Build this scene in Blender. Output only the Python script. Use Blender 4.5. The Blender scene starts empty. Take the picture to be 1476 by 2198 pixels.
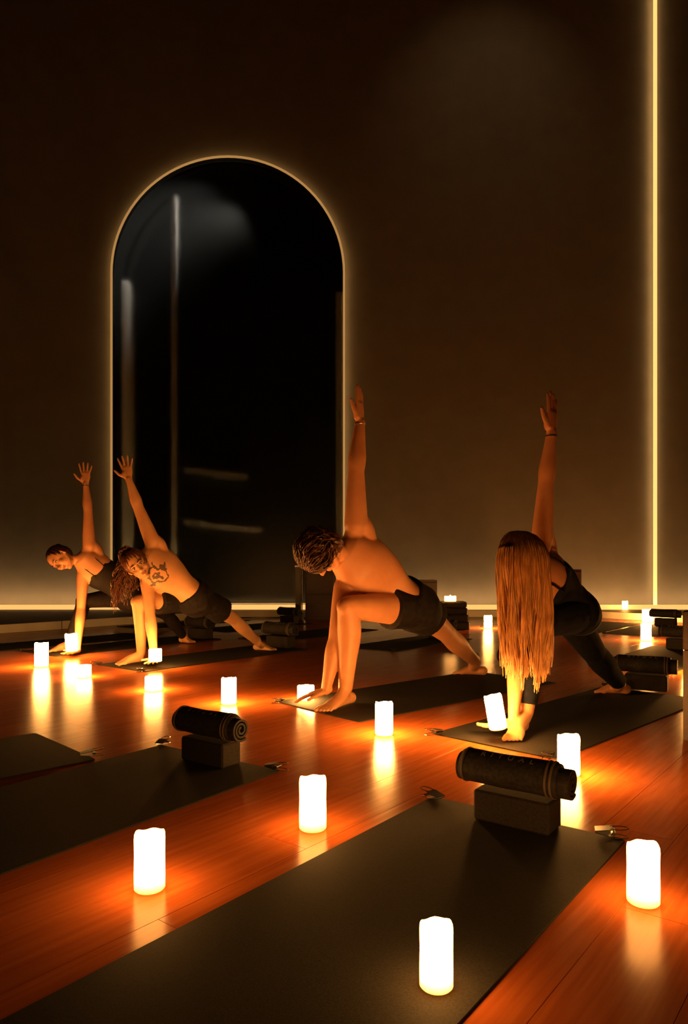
import bpy, math, random
import numpy as np
from mathutils import Vector, Matrix
random.seed(7); np.random.seed(7)
S = bpy.context.scene
C = S.collection
PI = math.pi

# ------------------------------------------------------------------ camera
CAM_H = 0.75; F = 1500.0; HX = 738.0; HY = 1220.0
cd = bpy.data.cameras.new('camera'); cam = bpy.data.objects.new('camera', cd); C.objects.link(cam)
cam.location = (0, 0, CAM_H); cam.rotation_euler = (PI/2, 0, 0)
cd.sensor_fit = 'VERTICAL'; cd.sensor_height = 36.0; cd.lens = 36.0*F/2198.0
cd.shift_y = (HY-1099.0)/2198.0; cd.clip_start = 0.05; cd.clip_end = 100
S.camera = cam
# ------------------------------------------------------------------ world, exposure
w = bpy.data.worlds.new('world'); S.world = w; w.use_nodes = True
w.node_tree.nodes['Background'].inputs[0].default_value = (0.01, 0.007, 0.004, 1)
w.node_tree.nodes['Background'].inputs[1].default_value = 0.3
S.view_settings.view_transform = 'Standard'; S.view_settings.look = 'None'
S.view_settings.gamma = 1.0; S.view_settings.use_curve_mapping = False
S.view_settings.exposure = 0.0
CANDLE = 150.0           # radiance of the candles' wax
CANDLE_LOW = 28.0        # the same, kept low for candles that should light little around them
LED_RIM = 0.40; LED_BACK = 8.0; LED_LINE = 1.35; LED_BASE = 1.1; LED_BACK_V = 11.0; LED_COVE = 25.0
NICHE_W = 1200.0; WASH_W = 40.0  # power of the added lamps: behind the glass, on the ceiling

def at(px, py, d):
    """a point of the place at depth d, seen in the direction of (px, py)"""
    return np.array([(px-HX)*d/F, d, CAM_H-(py-HY)*d/F])
def floor_at(px, py, z=0.0):
    d = (CAM_H-z)*F/(py-HY)
    return np.array([(px-HX)*d/F, d, z])

# ------------------------------------------------------------------ materials
def mat(name, col, rough=0.6, spec=0.5, metal=0.0, emit=None, es=0.0):
    m = bpy.data.materials.new(name); m.use_nodes = True
    b = m.node_tree.nodes['Principled BSDF']
    b.inputs['Base Color'].default_value = (*col, 1); b.inputs['Roughness'].default_value = rough
    b.inputs['Specular IOR Level'].default_value = spec; b.inputs['Metallic'].default_value = metal
    if emit: b.inputs['Emission Color'].default_value = (*emit, 1); b.inputs['Emission Strength'].default_value = es
    return m
def nd(m, t, **kw):
    n = m.node_tree.nodes.new(t)
    for k, v in kw.items():
        if k in n.inputs.keys(): n.inputs[k].default_value = v
        else: setattr(n, k, v)
    return n
def ln(m, a, ao, b, bi): m.node_tree.links.new(a.outputs[ao], b.inputs[bi])
def bsdf(m): return m.node_tree.nodes['Principled BSDF']
def noisy(m, c1, c2, scale=20.0, bump=0.0, detail=4.0, coord='Object', stretch=None, bdist=0.01, lo=0.35, hi=0.65):
    tc = nd(m, 'ShaderNodeTexCoord'); n = nd(m, 'ShaderNodeTexNoise', Scale=scale, Detail=detail)
    if stretch:
        mp = nd(m, 'ShaderNodeMapping'); mp.inputs['Scale'].default_value = stretch
        ln(m, tc, coord, mp, 'Vector'); ln(m, mp, 'Vector', n, 'Vector')
    else: ln(m, tc, coord, n, 'Vector')
    r = nd(m, 'ShaderNodeValToRGB'); r.color_ramp.elements[0].position = lo; r.color_ramp.elements[1].position = hi
    r.color_ramp.elements[0].color = (*c1, 1); r.color_ramp.elements[1].color = (*c2, 1)
    ln(m, n, 'Fac', r, 'Fac'); ln(m, r, 'Color', bsdf(m), 'Base Color')
    if bump:
        bp = nd(m, 'ShaderNodeBump', Strength=bump, Distance=bdist); ln(m, n, 'Fac', bp, 'Height'); ln(m, bp, 'Normal', bsdf(m), 'Normal')
    return m

M = {}
M['wall'] = noisy(mat('wall_plaster', (.1,.08,.06), .85, .2), (.180,.162,.126), (.200,.180,.141), 3.0, .06, 8.0)
M['ceiling'] = mat('ceiling_paint', (.06,.05,.04), .9, .1)
M['subfloor'] = mat('floor_joint', (.12,.03,.008), .8, .1)
M['platform'] = noisy(mat('platform_wood', (.1,.05,.03), .6), (.07,.035,.02), (.11,.055,.03), 4, 0, stretch=(1,8,1))
M['white'] = noisy(mat('white_riser', (.7,.65,.55), .5), (.80,.77,.70), (.86,.83,.76), 6)
M['mat'] = noisy(mat('rubber_mat', (.06,.05,.035), .8, .2), (.018,.0165,.0145), (.029,.0265,.023), 260.0, .25, 2.0, bdist=.001)
M['block'] = noisy(mat('foam_block', (.08,.06,.045), .8, .2), (.024,.020,.018), (.035,.029,.025), 120.0, .2, 2.0, bdist=.001)
M['roll'] = noisy(mat('black_fabric', (.022,.02,.02), .7, .3), (.014,.013,.013), (.034,.03,.028), 90.0, .4, 3.0, bdist=.002)
M['band'] = mat('strap_band', (.11,.085,.07), .6)
M['letters'] = mat('grey_print', (.5,.46,.42), .5)
M['clipblack'] = mat('black_plastic', (.015,.014,.014), .35)
M['chrome'] = mat('chrome', (.38,.36,.34), .25, metal=1.0)
M['darkwood'] = noisy(mat('dark_wood', (.09,.035,.02), .45), (.022,.006,.004), (.040,.011,.007), 5.0, .05, 6, stretch=(1,1,12))
M['blackmetal'] = mat('black_metal', (.02,.018,.015), .35, metal=.3)
M['gold'] = mat('gold_rim', (.5,.33,.14), .5, emit=(1.0,.52,.155), es=LED_RIM)
M['ledback'] = mat('led_backlight', (.8,.6,.3), .5, emit=(1.0,.56,.2), es=LED_BACK)
M['ledbackv'] = mat('led_backlight_vertical', (.8,.6,.3), .5, emit=(1.0,.60,.24), es=LED_BACK_V)
M['ledcove'] = mat('led_cove', (.8,.6,.3), .5, emit=(1.0,.60,.26), es=LED_COVE)
M['ledline'] = mat('led_diffuser', (.8,.6,.3), .5, emit=(1.0,.56,.16), es=LED_LINE)
M['ledbase'] = mat('led_base_diffuser', (.8,.6,.3), .5, emit=(1.0,.50,.14), es=LED_BASE)
M['niche'] = mat('niche_black', (.007,.007,.0063), .9, .05)
M['grey'] = mat('reflection_grey', (.55,.51,.46), .7)  # for shapes that stand in for mirror reflections
M['shelf'] = mat('reflection_grey_shelf', (.35,.34,.33), .5)
g = M['pane'] = mat('smoked_glass', (.75,.78,.74), .3); bsdf(g).inputs['Transmission Weight'].default_value = 1.0
bsdf(g).inputs['IOR'].default_value = 1.25
M['lampwhite'] = mat('added_lamp_glow', (.8,.8,.8), .5, emit=(1,.97,.92), es=.5)  # faint glow of the added lamp behind the glass

# wood planks: tone comes from a face attribute, grain from the object's own axes
m = M['plank'] = mat('cherry_plank', (.4,.13,.04), .2, .065); bsdf(m).inputs['Specular Tint'].default_value = (1,.66,.24,1)
tc = nd(m,'ShaderNodeTexCoord'); mp = nd(m,'ShaderNodeMapping'); mp.inputs['Scale'].default_value = (1.6, 26, 1)
at_ = nd(m,'ShaderNodeAttribute'); at_.attribute_name = 'tone'
ad = nd(m,'ShaderNodeVectorMath', operation='ADD'); sc = nd(m,'ShaderNodeVectorMath', operation='SCALE'); sc.inputs['Scale'].default_value = 37.0
n1 = nd(m,'ShaderNodeTexNoise', Scale=2.2, Detail=7.0, Roughness=.6)
ln(m,tc,'Object',ad,0); ln(m,at_,'Color',sc,0); ln(m,sc,0,ad,1); ln(m,ad,0,mp,'Vector'); ln(m,mp,'Vector',n1,'Vector')
rp = nd(m,'ShaderNodeValToRGB'); e = rp.color_ramp.elements
e[0].position = .3; e[0].color = (.42,.100,.022,1); e[1].position = .72; e[1].color = (.57,.158,.038,1)
ln(m,n1,'Fac',rp,'Fac')
hs = nd(m,'ShaderNodeHueSaturation'); mr = nd(m,'ShaderNodeMapRange'); mr.inputs['To Min'].default_value = .88; mr.inputs['To Max'].default_value = 1.08
ln(m,at_,'Fac',mr,'Value'); ln(m,mr,'Result',hs,'Value'); ln(m,rp,'Color',hs,'Color'); ln(m,hs,'Color',bsdf(m),'Base Color')
r2 = nd(m,'ShaderNodeMapRange'); r2.inputs['To Min'].default_value = .17; r2.inputs['To Max'].default_value = .27
ln(m,n1,'Fac',r2,'Value'); ln(m,r2,'Result',bsdf(m),'Roughness')
bp = nd(m,'ShaderNodeBump', Strength=.12, Distance=.001); ln(m,n1,'Fac',bp,'Height'); ln(m,bp,'Normal',bsdf(m),'Normal')

# wax lit from inside: brightest in the upper body, deeper orange at the foot
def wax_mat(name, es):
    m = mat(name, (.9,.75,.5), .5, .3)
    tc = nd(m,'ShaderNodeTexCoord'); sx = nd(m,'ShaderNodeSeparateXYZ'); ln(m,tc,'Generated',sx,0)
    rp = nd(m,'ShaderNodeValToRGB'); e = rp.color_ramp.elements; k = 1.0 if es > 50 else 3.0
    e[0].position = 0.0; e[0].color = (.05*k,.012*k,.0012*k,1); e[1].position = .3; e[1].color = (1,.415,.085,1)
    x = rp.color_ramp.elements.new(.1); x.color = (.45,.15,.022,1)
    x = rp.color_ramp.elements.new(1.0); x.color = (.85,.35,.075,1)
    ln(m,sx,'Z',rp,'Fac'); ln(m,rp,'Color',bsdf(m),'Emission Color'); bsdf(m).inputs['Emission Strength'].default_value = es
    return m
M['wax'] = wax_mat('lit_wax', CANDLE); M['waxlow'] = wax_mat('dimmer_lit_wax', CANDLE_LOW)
M['flame'] = mat('flame_bulb', (1,.8,.4), .5, emit=(1,.5,.14), es=CANDLE_LOW)

def skin(name, c1, c2, tattoo=None):
    m = mat(name, c1, .48, .4)
    tc = nd(m,'ShaderNodeTexCoord'); n = nd(m,'ShaderNodeTexNoise', Scale=9.0, Detail=5.0); ln(m,tc,'Object',n,'Vector')
    r = nd(m,'ShaderNodeValToRGB'); r.color_ramp.elements[0].position=.35; r.color_ramp.elements[1].position=.68
    r.color_ramp.elements[0].color=(*c1,1); r.color_ramp.elements[1].color=(*c2,1); ln(m,n,'Fac',r,'Fac')
    out = (r,'Color')
    if tattoo is not None:
        cen, rad = tattoo
        vd = nd(m,'ShaderNodeVectorMath', operation='DISTANCE'); ln(m,tc,'Object',vd,0); vd.inputs[1].default_value = cen
        n2 = nd(m,'ShaderNodeTexNoise', Scale=14.0, Detail=3.0); ln(m,tc,'Object',n2,'Vector')
        ma = nd(m,'ShaderNodeMath', operation='MULTIPLY_ADD'); ln(m,n2,'Fac',ma,0); ma.inputs[1].default_value=.17; ln(m,vd,'Value',ma,2)
        wv = nd(m,'ShaderNodeMath', operation='SINE'); k = nd(m,'ShaderNodeMath', operation='MULTIPLY'); ln(m,ma,0,k,0); k.inputs[1].default_value=120.0; ln(m,k,0,wv,0)
        gt = nd(m,'ShaderNodeMath', operation='GREATER_THAN'); ln(m,wv,0,gt,0); gt.inputs[1].default_value=-.15
        lt = nd(m,'ShaderNodeMath', operation='LESS_THAN'); ln(m,ma,0,lt,0); lt.inputs[1].default_value=rad+.075
        mu = nd(m,'ShaderNodeMath', operation='MULTIPLY'); ln(m,gt,0,mu,0); ln(m,lt,0,mu,1)
        m2 = nd(m,'ShaderNodeMath', operation='MULTIPLY'); ln(m,mu,0,m2,0); m2.inputs[1].default_value=.88
        mx = nd(m,'ShaderNodeMix', data_type='RGBA'); ln(m,m2,0,mx,0); ln(m,r,'Color',mx,6); mx.inputs[7].default_value=(.03,.022,.018,1)
        out = (mx,2)
    m.node_tree.links.new(out[0].outputs[out[1]], bsdf(m).inputs['Base Color'])
    bsdf(m).inputs['Subsurface Weight'].default_value = .06; bsdf(m).inputs['Subsurface Radius'].default_value = (.012,.005,.003)
    return m

# ------------------------------------------------------------------ mesh helpers
def link(o, parent=None):
    C.objects.link(o)
    if parent: o.parent = parent
    return o
def mk(name, v, f, m, parent=None, smooth=False):
    me = bpy.data.meshes.new(name); me.from_pydata([tuple(p) for p in v], [], f); me.update()
    if m: me.materials.append(m)
    if smooth: me.shade_smooth()
    return link(bpy.data.objects.new(name, me), parent)
def thing(name, label, cat, loc=(0,0,0), rz=0.0, group=None):
    o = bpy.data.objects.new(name, None); o.empty_display_size = .05; C.objects.link(o)
    o.location = tuple(loc); o.rotation_euler = (0,0,rz)
    o['label'] = label; o['category'] = cat
    if group: o['group'] = group
    return o
def tag(o, label, cat, group=None):
    o['label'] = label; o['category'] = cat
    if group: o['group'] = group
    return o
def struct(o): o['kind'] = 'structure'; return o
def copy_tree(o, parent=None):
    c = o.copy(); C.objects.link(c); c.parent = parent
    for ch in list(o.children): copy_tree(ch, c)
    return c
class MB:
    def __init__(s): s.v = []; s.f = []
    def add(s, v, f):
        o = len(s.v); s.v += [tuple(p) for p in v]; s.f += [tuple(i+o for i in q) for q in f]; return s
    def box(s, x0,x1,y0,y1,z0,z1):
        return s.add([(x0,y0,z0),(x1,y0,z0),(x1,y1,z0),(x0,y1,z0),(x0,y0,z1),(x1,y0,z1),(x1,y1,z1),(x0,y1,z1)],
            [(0,3,2,1),(4,5,6,7),(0,1,5,4),(1,2,6,5),(2,3,7,6),(3,0,4,7)])
    def bbox(s, x0,x1,y0,y1,z0,z1,b):      # chamfered box
        xs=[(x0,x0+b),(x1,x1-b)]; v=[]; idx={}
        for i,(xo,xi) in enumerate(xs):
            for j,(yo,yi) in enumerate([(y0,y0+b),(y1,y1-b)]):
                for k,(zo,zi) in enumerate([(z0,z0+b),(z1,z1-b)]):
                    for a,p in enumerate([(xo,yi,zi),(xi,yo,zi),(xi,yi,zo)]): idx[i,j,k,a]=len(v); v.append(p)
        f=[]
        for i in (0,1):
            q=[idx[i,0,0,0],idx[i,1,0,0],idx[i,1,1,0],idx[i,0,1,0]]; f.append(q if i else q[::-1])
            q=[idx[0,i,0,1],idx[1,i,0,1],idx[1,i,1,1],idx[0,i,1,1]]; f.append(q[::-1] if i else q)
            q=[idx[0,0,i,2],idx[1,0,i,2],idx[1,1,i,2],idx[0,1,i,2]]; f.append(q if i else q[::-1])
        for i in (0,1):
            for j in (0,1):
                f.append([idx[i,j,0,0],idx[i,j,1,0],idx[i,j,1,1],idx[i,j,0,1]])
                f.append([idx[i,0,j,0],idx[i,1,j,0],idx[i,1,j,2],idx[i,0,j,2]])
                f.append([idx[0,i,j,1],idx[1,i,j,1],idx[1,i,j,2],idx[0,i,j,2]])
        for i in (0,1):
            for j in (0,1):
                for k in (0,1): f.append([idx[i,j,k,0],idx[i,j,k,1],idx[i,j,k,2]])
        return s.add(v,f)
    def prism(s, poly, z0, z1):
        n=len(poly); v=[(x,y,z0) for x,y in poly]+[(x,y,z1) for x,y in poly]
        return s.add(v,[tuple(range(n))[::-1],tuple(range(n,2*n))]+[(i,(i+1)%n,n+(i+1)%n,n+i) for i in range(n)])
    def lathe(s, prof, n=24, c=(0,0,0)):
        v=[]; f=[]
        for r,z in prof:
            for i in range(n): a=2*PI*i/n; v.append((c[0]+r*math.cos(a),c[1]+r*math.sin(a),c[2]+z))
        for k in range(len(prof)-1):
            for i in range(n): f.append((k*n+i,k*n+(i+1)%n,(k+1)*n+(i+1)%n,(k+1)*n+i))
        f.append(tuple(range(n))[::-1]); f.append(tuple(range((len(prof)-1)*n,len(prof)*n)))
        return s.add(v,f)
    def wire(s, pts, r, n=6, closed=False):
        pts=[np.array(p,float) for p in pts]; v=[]; f=[]; N=len(pts)
        for i,p in enumerate(pts):
            a=pts[i-1] if (i or closed) else p; b=pts[(i+1)%N] if (i<N-1 or closed) else p
            t=b-a; t=t/(np.linalg.norm(t)+1e-9); h=np.array([0,0,1.]) if abs(t[2])<.9 else np.array([1.,0,0])
            u=np.cross(t,h); u/=np.linalg.norm(u); q=np.cross(t,u); rr=r[i] if hasattr(r,'__len__') else r
            for k in range(n): an=2*PI*k/n; v.append(p+rr*(u*math.cos(an)+q*math.sin(an)))
        for i in range(N if closed else N-1):
            j=(i+1)%N
            for k in range(n): f.append((i*n+k,j*n+k,j*n+(k+1)%n,i*n+(k+1)%n))
        if not closed: f.append(tuple(range(n))); f.append(tuple(range((N-1)*n,N*n))[::-1])
        return s.add(v,f)
    def build(s, name, m, parent=None, smooth=False): return mk(name, s.v, s.f, m, parent, smooth)

# ------------------------------------------------------------------ the room
WY = 11.3; ZTOP = 10.6; XL, XR, YB = -7.0, 7.2, -3.0
PH = 0.10                                                 # platform height
AX0, AX1 = (243-HX)*WY/F, (738-HX)*WY/F; ACX = (AX0+AX1)/2; AR = (AX1-AX0)/2
AZ0 = CAM_H-(1294-HY)*WY/F; AZT = CAM_H-(343-HY)*WY/F; AZC = AZT-AR
arc = [(ACX+AR*math.cos(a), AZC+AR*math.sin(a)) for a in np.linspace(PI,0,49)]
def arch_wall():
    b = MB(); v=[]; f=[]
    def q(p): o=len(v); v.extend(p); f.append((o,o+1,o+2,o+3))
    q([(XL,WY,0),(AX0,WY,0),(AX0,WY,ZTOP),(XL,WY,ZTOP)]); q([(AX1,WY,0),(XR,WY,0),(XR,WY,ZTOP),(AX1,WY,ZTOP)])
    q([(AX0,WY,0),(AX1,WY,0),(AX1,WY,AZ0),(AX0,WY,AZ0)])
    for (x0,z0),(x1,z1) in zip(arc,arc[1:]): q([(x0,WY,z0),(x1,WY,z1),(x1,WY,ZTOP),(x0,WY,ZTOP)])
    return b.add(v,f)
struct(arch_wall().build('wall_back', M['wall']))
struct(MB().box(XL-.2,XL,YB,WY,0,ZTOP).build('wall_left', M['wall']))
struct(MB().box(XR,XR+.2,YB,WY,0,ZTOP).build('wall_right', M['wall']))
struct(MB().box(XL,XR,YB-.2,YB,0,ZTOP).build('wall_front', M['wall']))
struct(MB().box(XL,XR,YB,WY,ZTOP,ZTOP+.2).build('ceiling', M['ceiling']))
floor = struct(MB().box(XL,XR,YB,WY,-.1,-.009).build('floor', M['subfloor']))

U = np.array([.618,.786]); V = np.array([-.786,.618]); UANG = math.atan2(U[1],U[0])
PW, PL = 0.19, 1.29
cells = []
for j in range(-60,70):
    off = ((j*0.37)%1.0)*PL
    for i in range(-12,14):
        c = U*(i*PL+off)+V*(j*PW)
        if XL+.5 < c[0] < XR-.5 and YB+.5 < c[1] < WY-.4: cells.append((j,i,c))
def vis(c):
    if c[1] < .75: return 0
    px = HX+F*c[0]/c[1]
    return 1.0/(c[1]**2) if -250 < px < 1726 else 0
cells.sort(key=lambda t: -vis(t[2]))
GAP = .0004
def plank_geo(): return MB().bbox(-PL/2+GAP,PL/2-GAP,-PW/2+GAP,PW/2-GAP,-.009,0,.0004)
variants = []
for k in range(12):
    b = plank_geo(); me = bpy.data.meshes.new('plank'); me.from_pydata(b.v,[],b.f); me.materials.append(M['plank'])
    a = me.attributes.new('tone','FLOAT','FACE'); a.data.foreach_set('value',[random.random()]*len(me.polygons)); variants.append(me)
for t in cells[:300]:
    o = link(bpy.data.objects.new('plank', random.choice(variants)), floor); o.location=(t[2][0],t[2][1],0); o.rotation_euler=(0,0,UANG)
b = MB(); tones=[]
pv, pf = plank_geo().v, plank_geo().f; ca,sa=math.cos(UANG),math.sin(UANG)
for t in cells[300:]:
    b.add([(p[0]+t[2][0]*ca+t[2][1]*sa, p[1]-t[2][0]*sa+t[2][1]*ca, p[2]) for p in pv], pf); tones += [random.random()]*len(pf)
o = b.build('plank_field', M['plank'], floor); o.rotation_euler=(0,0,UANG); o['kind']='stuff'
a = o.data.attributes.new('tone','FLOAT','FACE'); a.data.foreach_set('value',tones)

# low platform along the wall with a white riser
pf_pts = [(-6.95,4.35),(-1.75,10.75),(3.66,10.75),(7.15,6.9)]
pl = struct(MB().prism(pf_pts+[(7.15,WY),(-6.95,WY)],.0,PH-.004).build('trim_1', M['platform']))
for (a0,b0) in zip(pf_pts,pf_pts[1:]):
    a0=np.array(a0); b0=np.array(b0); L=np.linalg.norm(b0-a0); n=max(1,round(L/2.4)); d=(b0-a0)/L; nn=np.array([d[1],-d[0]])
    for k in range(n):
        p=a0+d*(L*k/n+.006); q=a0+d*(L*(k+1)/n-.006)
        MB().prism([tuple(p+nn*.012),tuple(q+nn*.012),tuple(q-nn*.02),tuple(p-nn*.02)],.002,PH).build('riser_panel', M['white'], pl)

# arched mirror, built as smoked glass over a made-up dark recess
arch_mirror = thing('window_1','tall arched smoked glass opening in the dark wall','window',(ACX,WY,AZ0)); arch_mirror['kind']='structure'
def arch_pts(r_in=0.0, n=48):
    R=AR-r_in
    return [(-R,r_in)]+[(R*math.cos(a),AZC-AZ0+R*math.sin(a)) for a in np.linspace(PI,0,n+1)]+[(R,r_in)]
ap = arch_pts(0); ND=.95
b=MB(); n=len(ap); b.add([(x,0,z) for x,z in ap]+[(x,ND,z) for x,z in ap],[(i,(i+1)%n,n+(i+1)%n,n+i) for i in range(n)]+[tuple(range(n,2*n))]); b.build('niche_lining', M['niche'], arch_mirror)
pp = arch_pts(.01); b=MB(); b.add([(x,.02,z) for x,z in pp]+[(x,.028,z) for x,z in pp],[(i,(i+1)%n,n+(i+1)%n,n+i) for i in range(n)]+[tuple(range(n,2*n)),tuple(range(n))[::-1]]); b.build('glass_pane', M['pane'], arch_mirror)
# lit rim: box section with an added inner lip to block light, LED strip behind it
rim = thing('arch_light','slim glowing amber light frame around the arched glass','light frame',(ACX,WY,AZ0))
def sweep(path, prof, m, name, parent):
    """path in xz (closed=False), prof as (outward offset, y)"""
    v=[];f=[];N=len(path);k=len(prof)
    for i,p in enumerate(path):
        a=path[max(i-1,0)];c=path[min(i+1,N-1)];t=np.array([c[0]-a[0],c[1]-a[1]]);t/=np.linalg.norm(t);nx,nz=-t[1],t[0]
        for o_,y in prof: v.append((p[0]+nx*o_,y,p[1]+nz*o_))
    for i in range(N-1):
        for j in range(k): f.append((i*k+j,(i+1)*k+j,(i+1)*k+(j+1)%k,i*k+(j+1)%k))
    f.append(tuple(range(k))); f.append(tuple(range((N-1)*k,N*k))[::-1])
    return mk(name,v,f,m,parent)
ap2=[(-AR,0.0)]+ap[1:-1]+[(AR,0.0)]
sweep(ap2,[(-.017,-.095),(.017,-.095),(.017,-.085),(-.017,-.085)],M['gold'],'rim_diffuser',rim)
sweep(ap2,[(-.016,-.085),(-.004,-.085),(-.004,-.001),(-.016,-.001)],M['blackmetal'],'rim_light_shield',rim)
sweep(ap2,[(.0,-.083),(.014,-.083),(.014,-.075),(.0,-.075)],M['ledback'],'led_strip',rim)
# made-up shapes behind the glass, standing for streaks reflected in the mirror
def nx(px,dy): return (px-HX)*(WY+dy)/F
c1 = MB().lathe([(.17,AZ0+.001),(.17,5.5),(.14,5.6)],32).build('reflection_column', M['grey'], None, True); c1.location=(nx(266,.6),WY+.6,0)
tag(c1,'made-up pale grey round column behind the arched glass, standing for a reflection','column')
c2 = MB().box(-.04,.04,-.04,.04,AZ0+.16,7.05).build('reflection_post', M['grey']); c2.location=(nx(374,.55),WY+.55,0)
MB().box(-.09,.09,-.09,.09,AZ0+.001,AZ0+.16).build('post_base', M['grey'], c2)
tag(c2,'thin tall made-up grey post behind the arched glass, standing for a reflection','post')
c3 = MB().box(-.06,.06,-.3,.3,AZ0+.001,5.3).build('reflection_fin', M['grey']); c3.location=(-.075,WY+.5,0)
tag(c3,'narrow made-up grey fin at the arch side edge, standing for a reflection','fin')
for (x0,x1,py,lab) in ((400,530,1020,'grey slanted shelf board behind the arched glass, the upper one'),(400,560,1133,'grey slanted shelf board behind the arched glass, the lower one')):
    X0,X1=nx(x0,.8),nx(x1,.8); z=CAM_H-(py-HY)*(WY+.8)/F
    s_=thing('reflection_shelf',lab,'shelf',((X0+X1)/2,WY+ND,z)); L=(X1-X0)/2
    bo=MB().box(-L,L,-.34,0,-.03,.05).build('board',M['shelf'],s_); bo.rotation_euler=(0,.12,0)
    for sx in (-.6,.6): MB().box(sx*L-.015,sx*L+.015,-.2,0,-.14-.12*sx*L,-.03-.12*sx*L).build('bracket',M['blackmetal'],s_)
lz = CAM_H-(372-HY)*(WY+.5)/F
nl = thing('added_niche_lamp','small tilted lamp glowing faintly at the top inside the arch','lamp',(nx(535,.5),WY+.5,lz))  # added lamp, lights the made-up shapes behind the glass
hd = MB().lathe([(.03,.10),(.09,.09),(.11,0),(.10,-.005)],20).build('lamp_housing',M['blackmetal'],nl); hd.rotation_euler=(0,-.5,0)
MB().lathe([(.095,-.012),(.09,-.006)],20).build('lamp_lens',M['lampwhite'],hd)
MB().box(-.012,.012,-.012,.012,.08,.34).build('lamp_stem',M['blackmetal'],nl)
sp=bpy.data.lights.new('added_niche_spot','SPOT'); sp.energy=NICHE_W; sp.color=(1,.93,.86); sp.spot_size=1.75; sp.spot_blend=.8; sp.shadow_soft_size=.06
so=link(bpy.data.objects.new('added_niche_spot',sp),nl); so.location=(-.02,0,-.06); so.rotation_euler=Vector((-.62,.12,-.78)).to_track_quat('-Z','Y').to_euler()

# LED lines of the wall
vx=(1400.5-HX)*WY/F
t=thing('led_strip','tall vertical glowing LED strip on the dark wall','light strip',(vx,WY,PH))
MB().box(-.031,.031,-.085,-.075,.06,ZTOP-PH-.02).build('diffuser',M['ledline'],t)
MB().box(-.006,.006,-.075,-.0005,.06,ZTOP-PH-.02).build('back_channel',M['blackmetal'],t)
for k in (-1,1): MB().box(min(k*.01,k*.026),max(k*.01,k*.026),-.073,-.066,.06,ZTOP-PH-.02).build('led_tape',M['ledbackv'],t)
t=thing('led_strip','long horizontal glowing LED cove along the foot of the dark wall','light strip',(0,WY-.26,PH))
MB().box(XL+.05,XR-.05,-.02,0,0,.075).build('diffuser',M['ledbase'],t)
MB().box(XL+.05,XR-.05,0,.05,0,.006).build('tray',M['blackmetal'],t)
MB().box(XL+.05,XR-.05,.006,.04,.012,.035).build('led_tape',M['ledcove'],t)
# dim ceiling spot, added out of view to make the faint wall glow
wl=thing('added_ceiling_spot','small black ceiling spotlight washing the wall','lamp',(2.4,8.6,ZTOP))
MB().lathe([(.06,0),(.06,-.2),(.05,-.21)],16).build('lamp_housing',M['blackmetal'],wl)
sp=bpy.data.lights.new('added_wall_wash','SPOT'); sp.energy=WASH_W; sp.color=(1,.62,.3); sp.spot_size=1.25; sp.spot_blend=1.0; sp.shadow_soft_size=.05
so=link(bpy.data.objects.new('added_wall_wash',sp),wl); so.location=(0,0,-.25)
so.rotation_euler=Vector((0,2.7,-2.3)).to_track_quat('-Z','Y').to_euler()

# ------------------------------------------------------------------ mats, clips, blocks, rolls
MT=.005
def clip_proto():
    t=thing('mat_clip','','clip')
    for s in (1,-1):
        b=MB(); z=s*.004
        b.add([(-.03,-.018,z*.5),(-.03,.018,z*.5),(.012,.02,z+s*.009),(.012,-.02,z+s*.009),(-.03,-.018,z*.5+s*.003),(-.03,.018,z*.5+s*.003),(.012,.02,z+s*.012),(.012,-.02,z+s*.012)],
          [(0,1,2,3),(4,7,6,5),(0,4,5,1),(1,5,6,2),(2,6,7,3),(3,7,4,0)]); b.build('jaw',M['clipblack'],t)
        b=MB(); b.wire([(.006,-.012,s*.014),(.03,-.016,s*.016),(.046,-.01,s*.018),(.05,0,s*.018),(.046,.01,s*.018),(.03,.016,s*.016),(.006,.012,s*.014)],.0018,6); b.build('wire_handle',M['chrome'],t)
    b=MB(); b.wire([(.014,-.021,0),(.014,.021,0)],.0062,10); b.build('spring_barrel',M['clipblack'],t)
    return t
proto_clip=clip_proto()
used=[False]
def clip(pos, ang, label, group=None):
    if not used[0]: t=proto_clip; used[0]=True
    else: t=copy_tree(proto_clip)
    t.scale=(1.1,1,.7); t.location=(pos[0],pos[1],MT+.0125); t.rotation_euler=(0,0,ang); t['label']=label; t['category']='clip'
    if group: t['group']=group
    elif 'group' in t: del t['group']
    return t

def yoga_mat(label, a, bpt, length, near=True, group=None):
    """a, bpt: the two floor corners of one short end; the mat runs `length` from there (negative: towards -u)"""
    a=np.array(a[:2]); b_=np.array(bpt[:2]); e=b_-a; W=np.linalg.norm(e); e/=W
    n=np.array([-e[1],e[0]])
    if n[1]<0: n=-n
    c=(a+b_)/2+n*length/2
    t=mk('yoga_mat',*rounded_slab(abs(length),W,MT),M['mat']); t.location=(c[0],c[1],0); t.rotation_euler=(0,0,math.atan2(n[1],n[0]))
    tag(t,label,'yoga mat',group); return t,a,b_,e,n
def rounded_slab(L,W,T,r=.012):
    poly=[]
    for sx,sy,a0 in ((1,1,0),(-1,1,PI/2),(-1,-1,PI),(1,-1,1.5*PI)):
        for k in range(4): a=a0+k*PI/6; poly.append((sx*(L/2-r)+r*math.cos(a),sy*(W/2-r)+r*math.sin(a)))
    n=len(poly); i=.0012
    v=[(x,y,.0003) for x,y in poly]+[(x,y,T-i) for x,y in poly]+[(x*(1-2*i/L),y*(1-2*i/W),T) for x,y in poly]
    f=[tuple(range(n))[::-1],tuple(range(2*n,3*n))]
    for k in range(2):
        for j in range(n): f.append((k*n+j,k*n+(j+1)%n,(k+1)*n+(j+1)%n,(k+1)*n+j))
    return v,f

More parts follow.
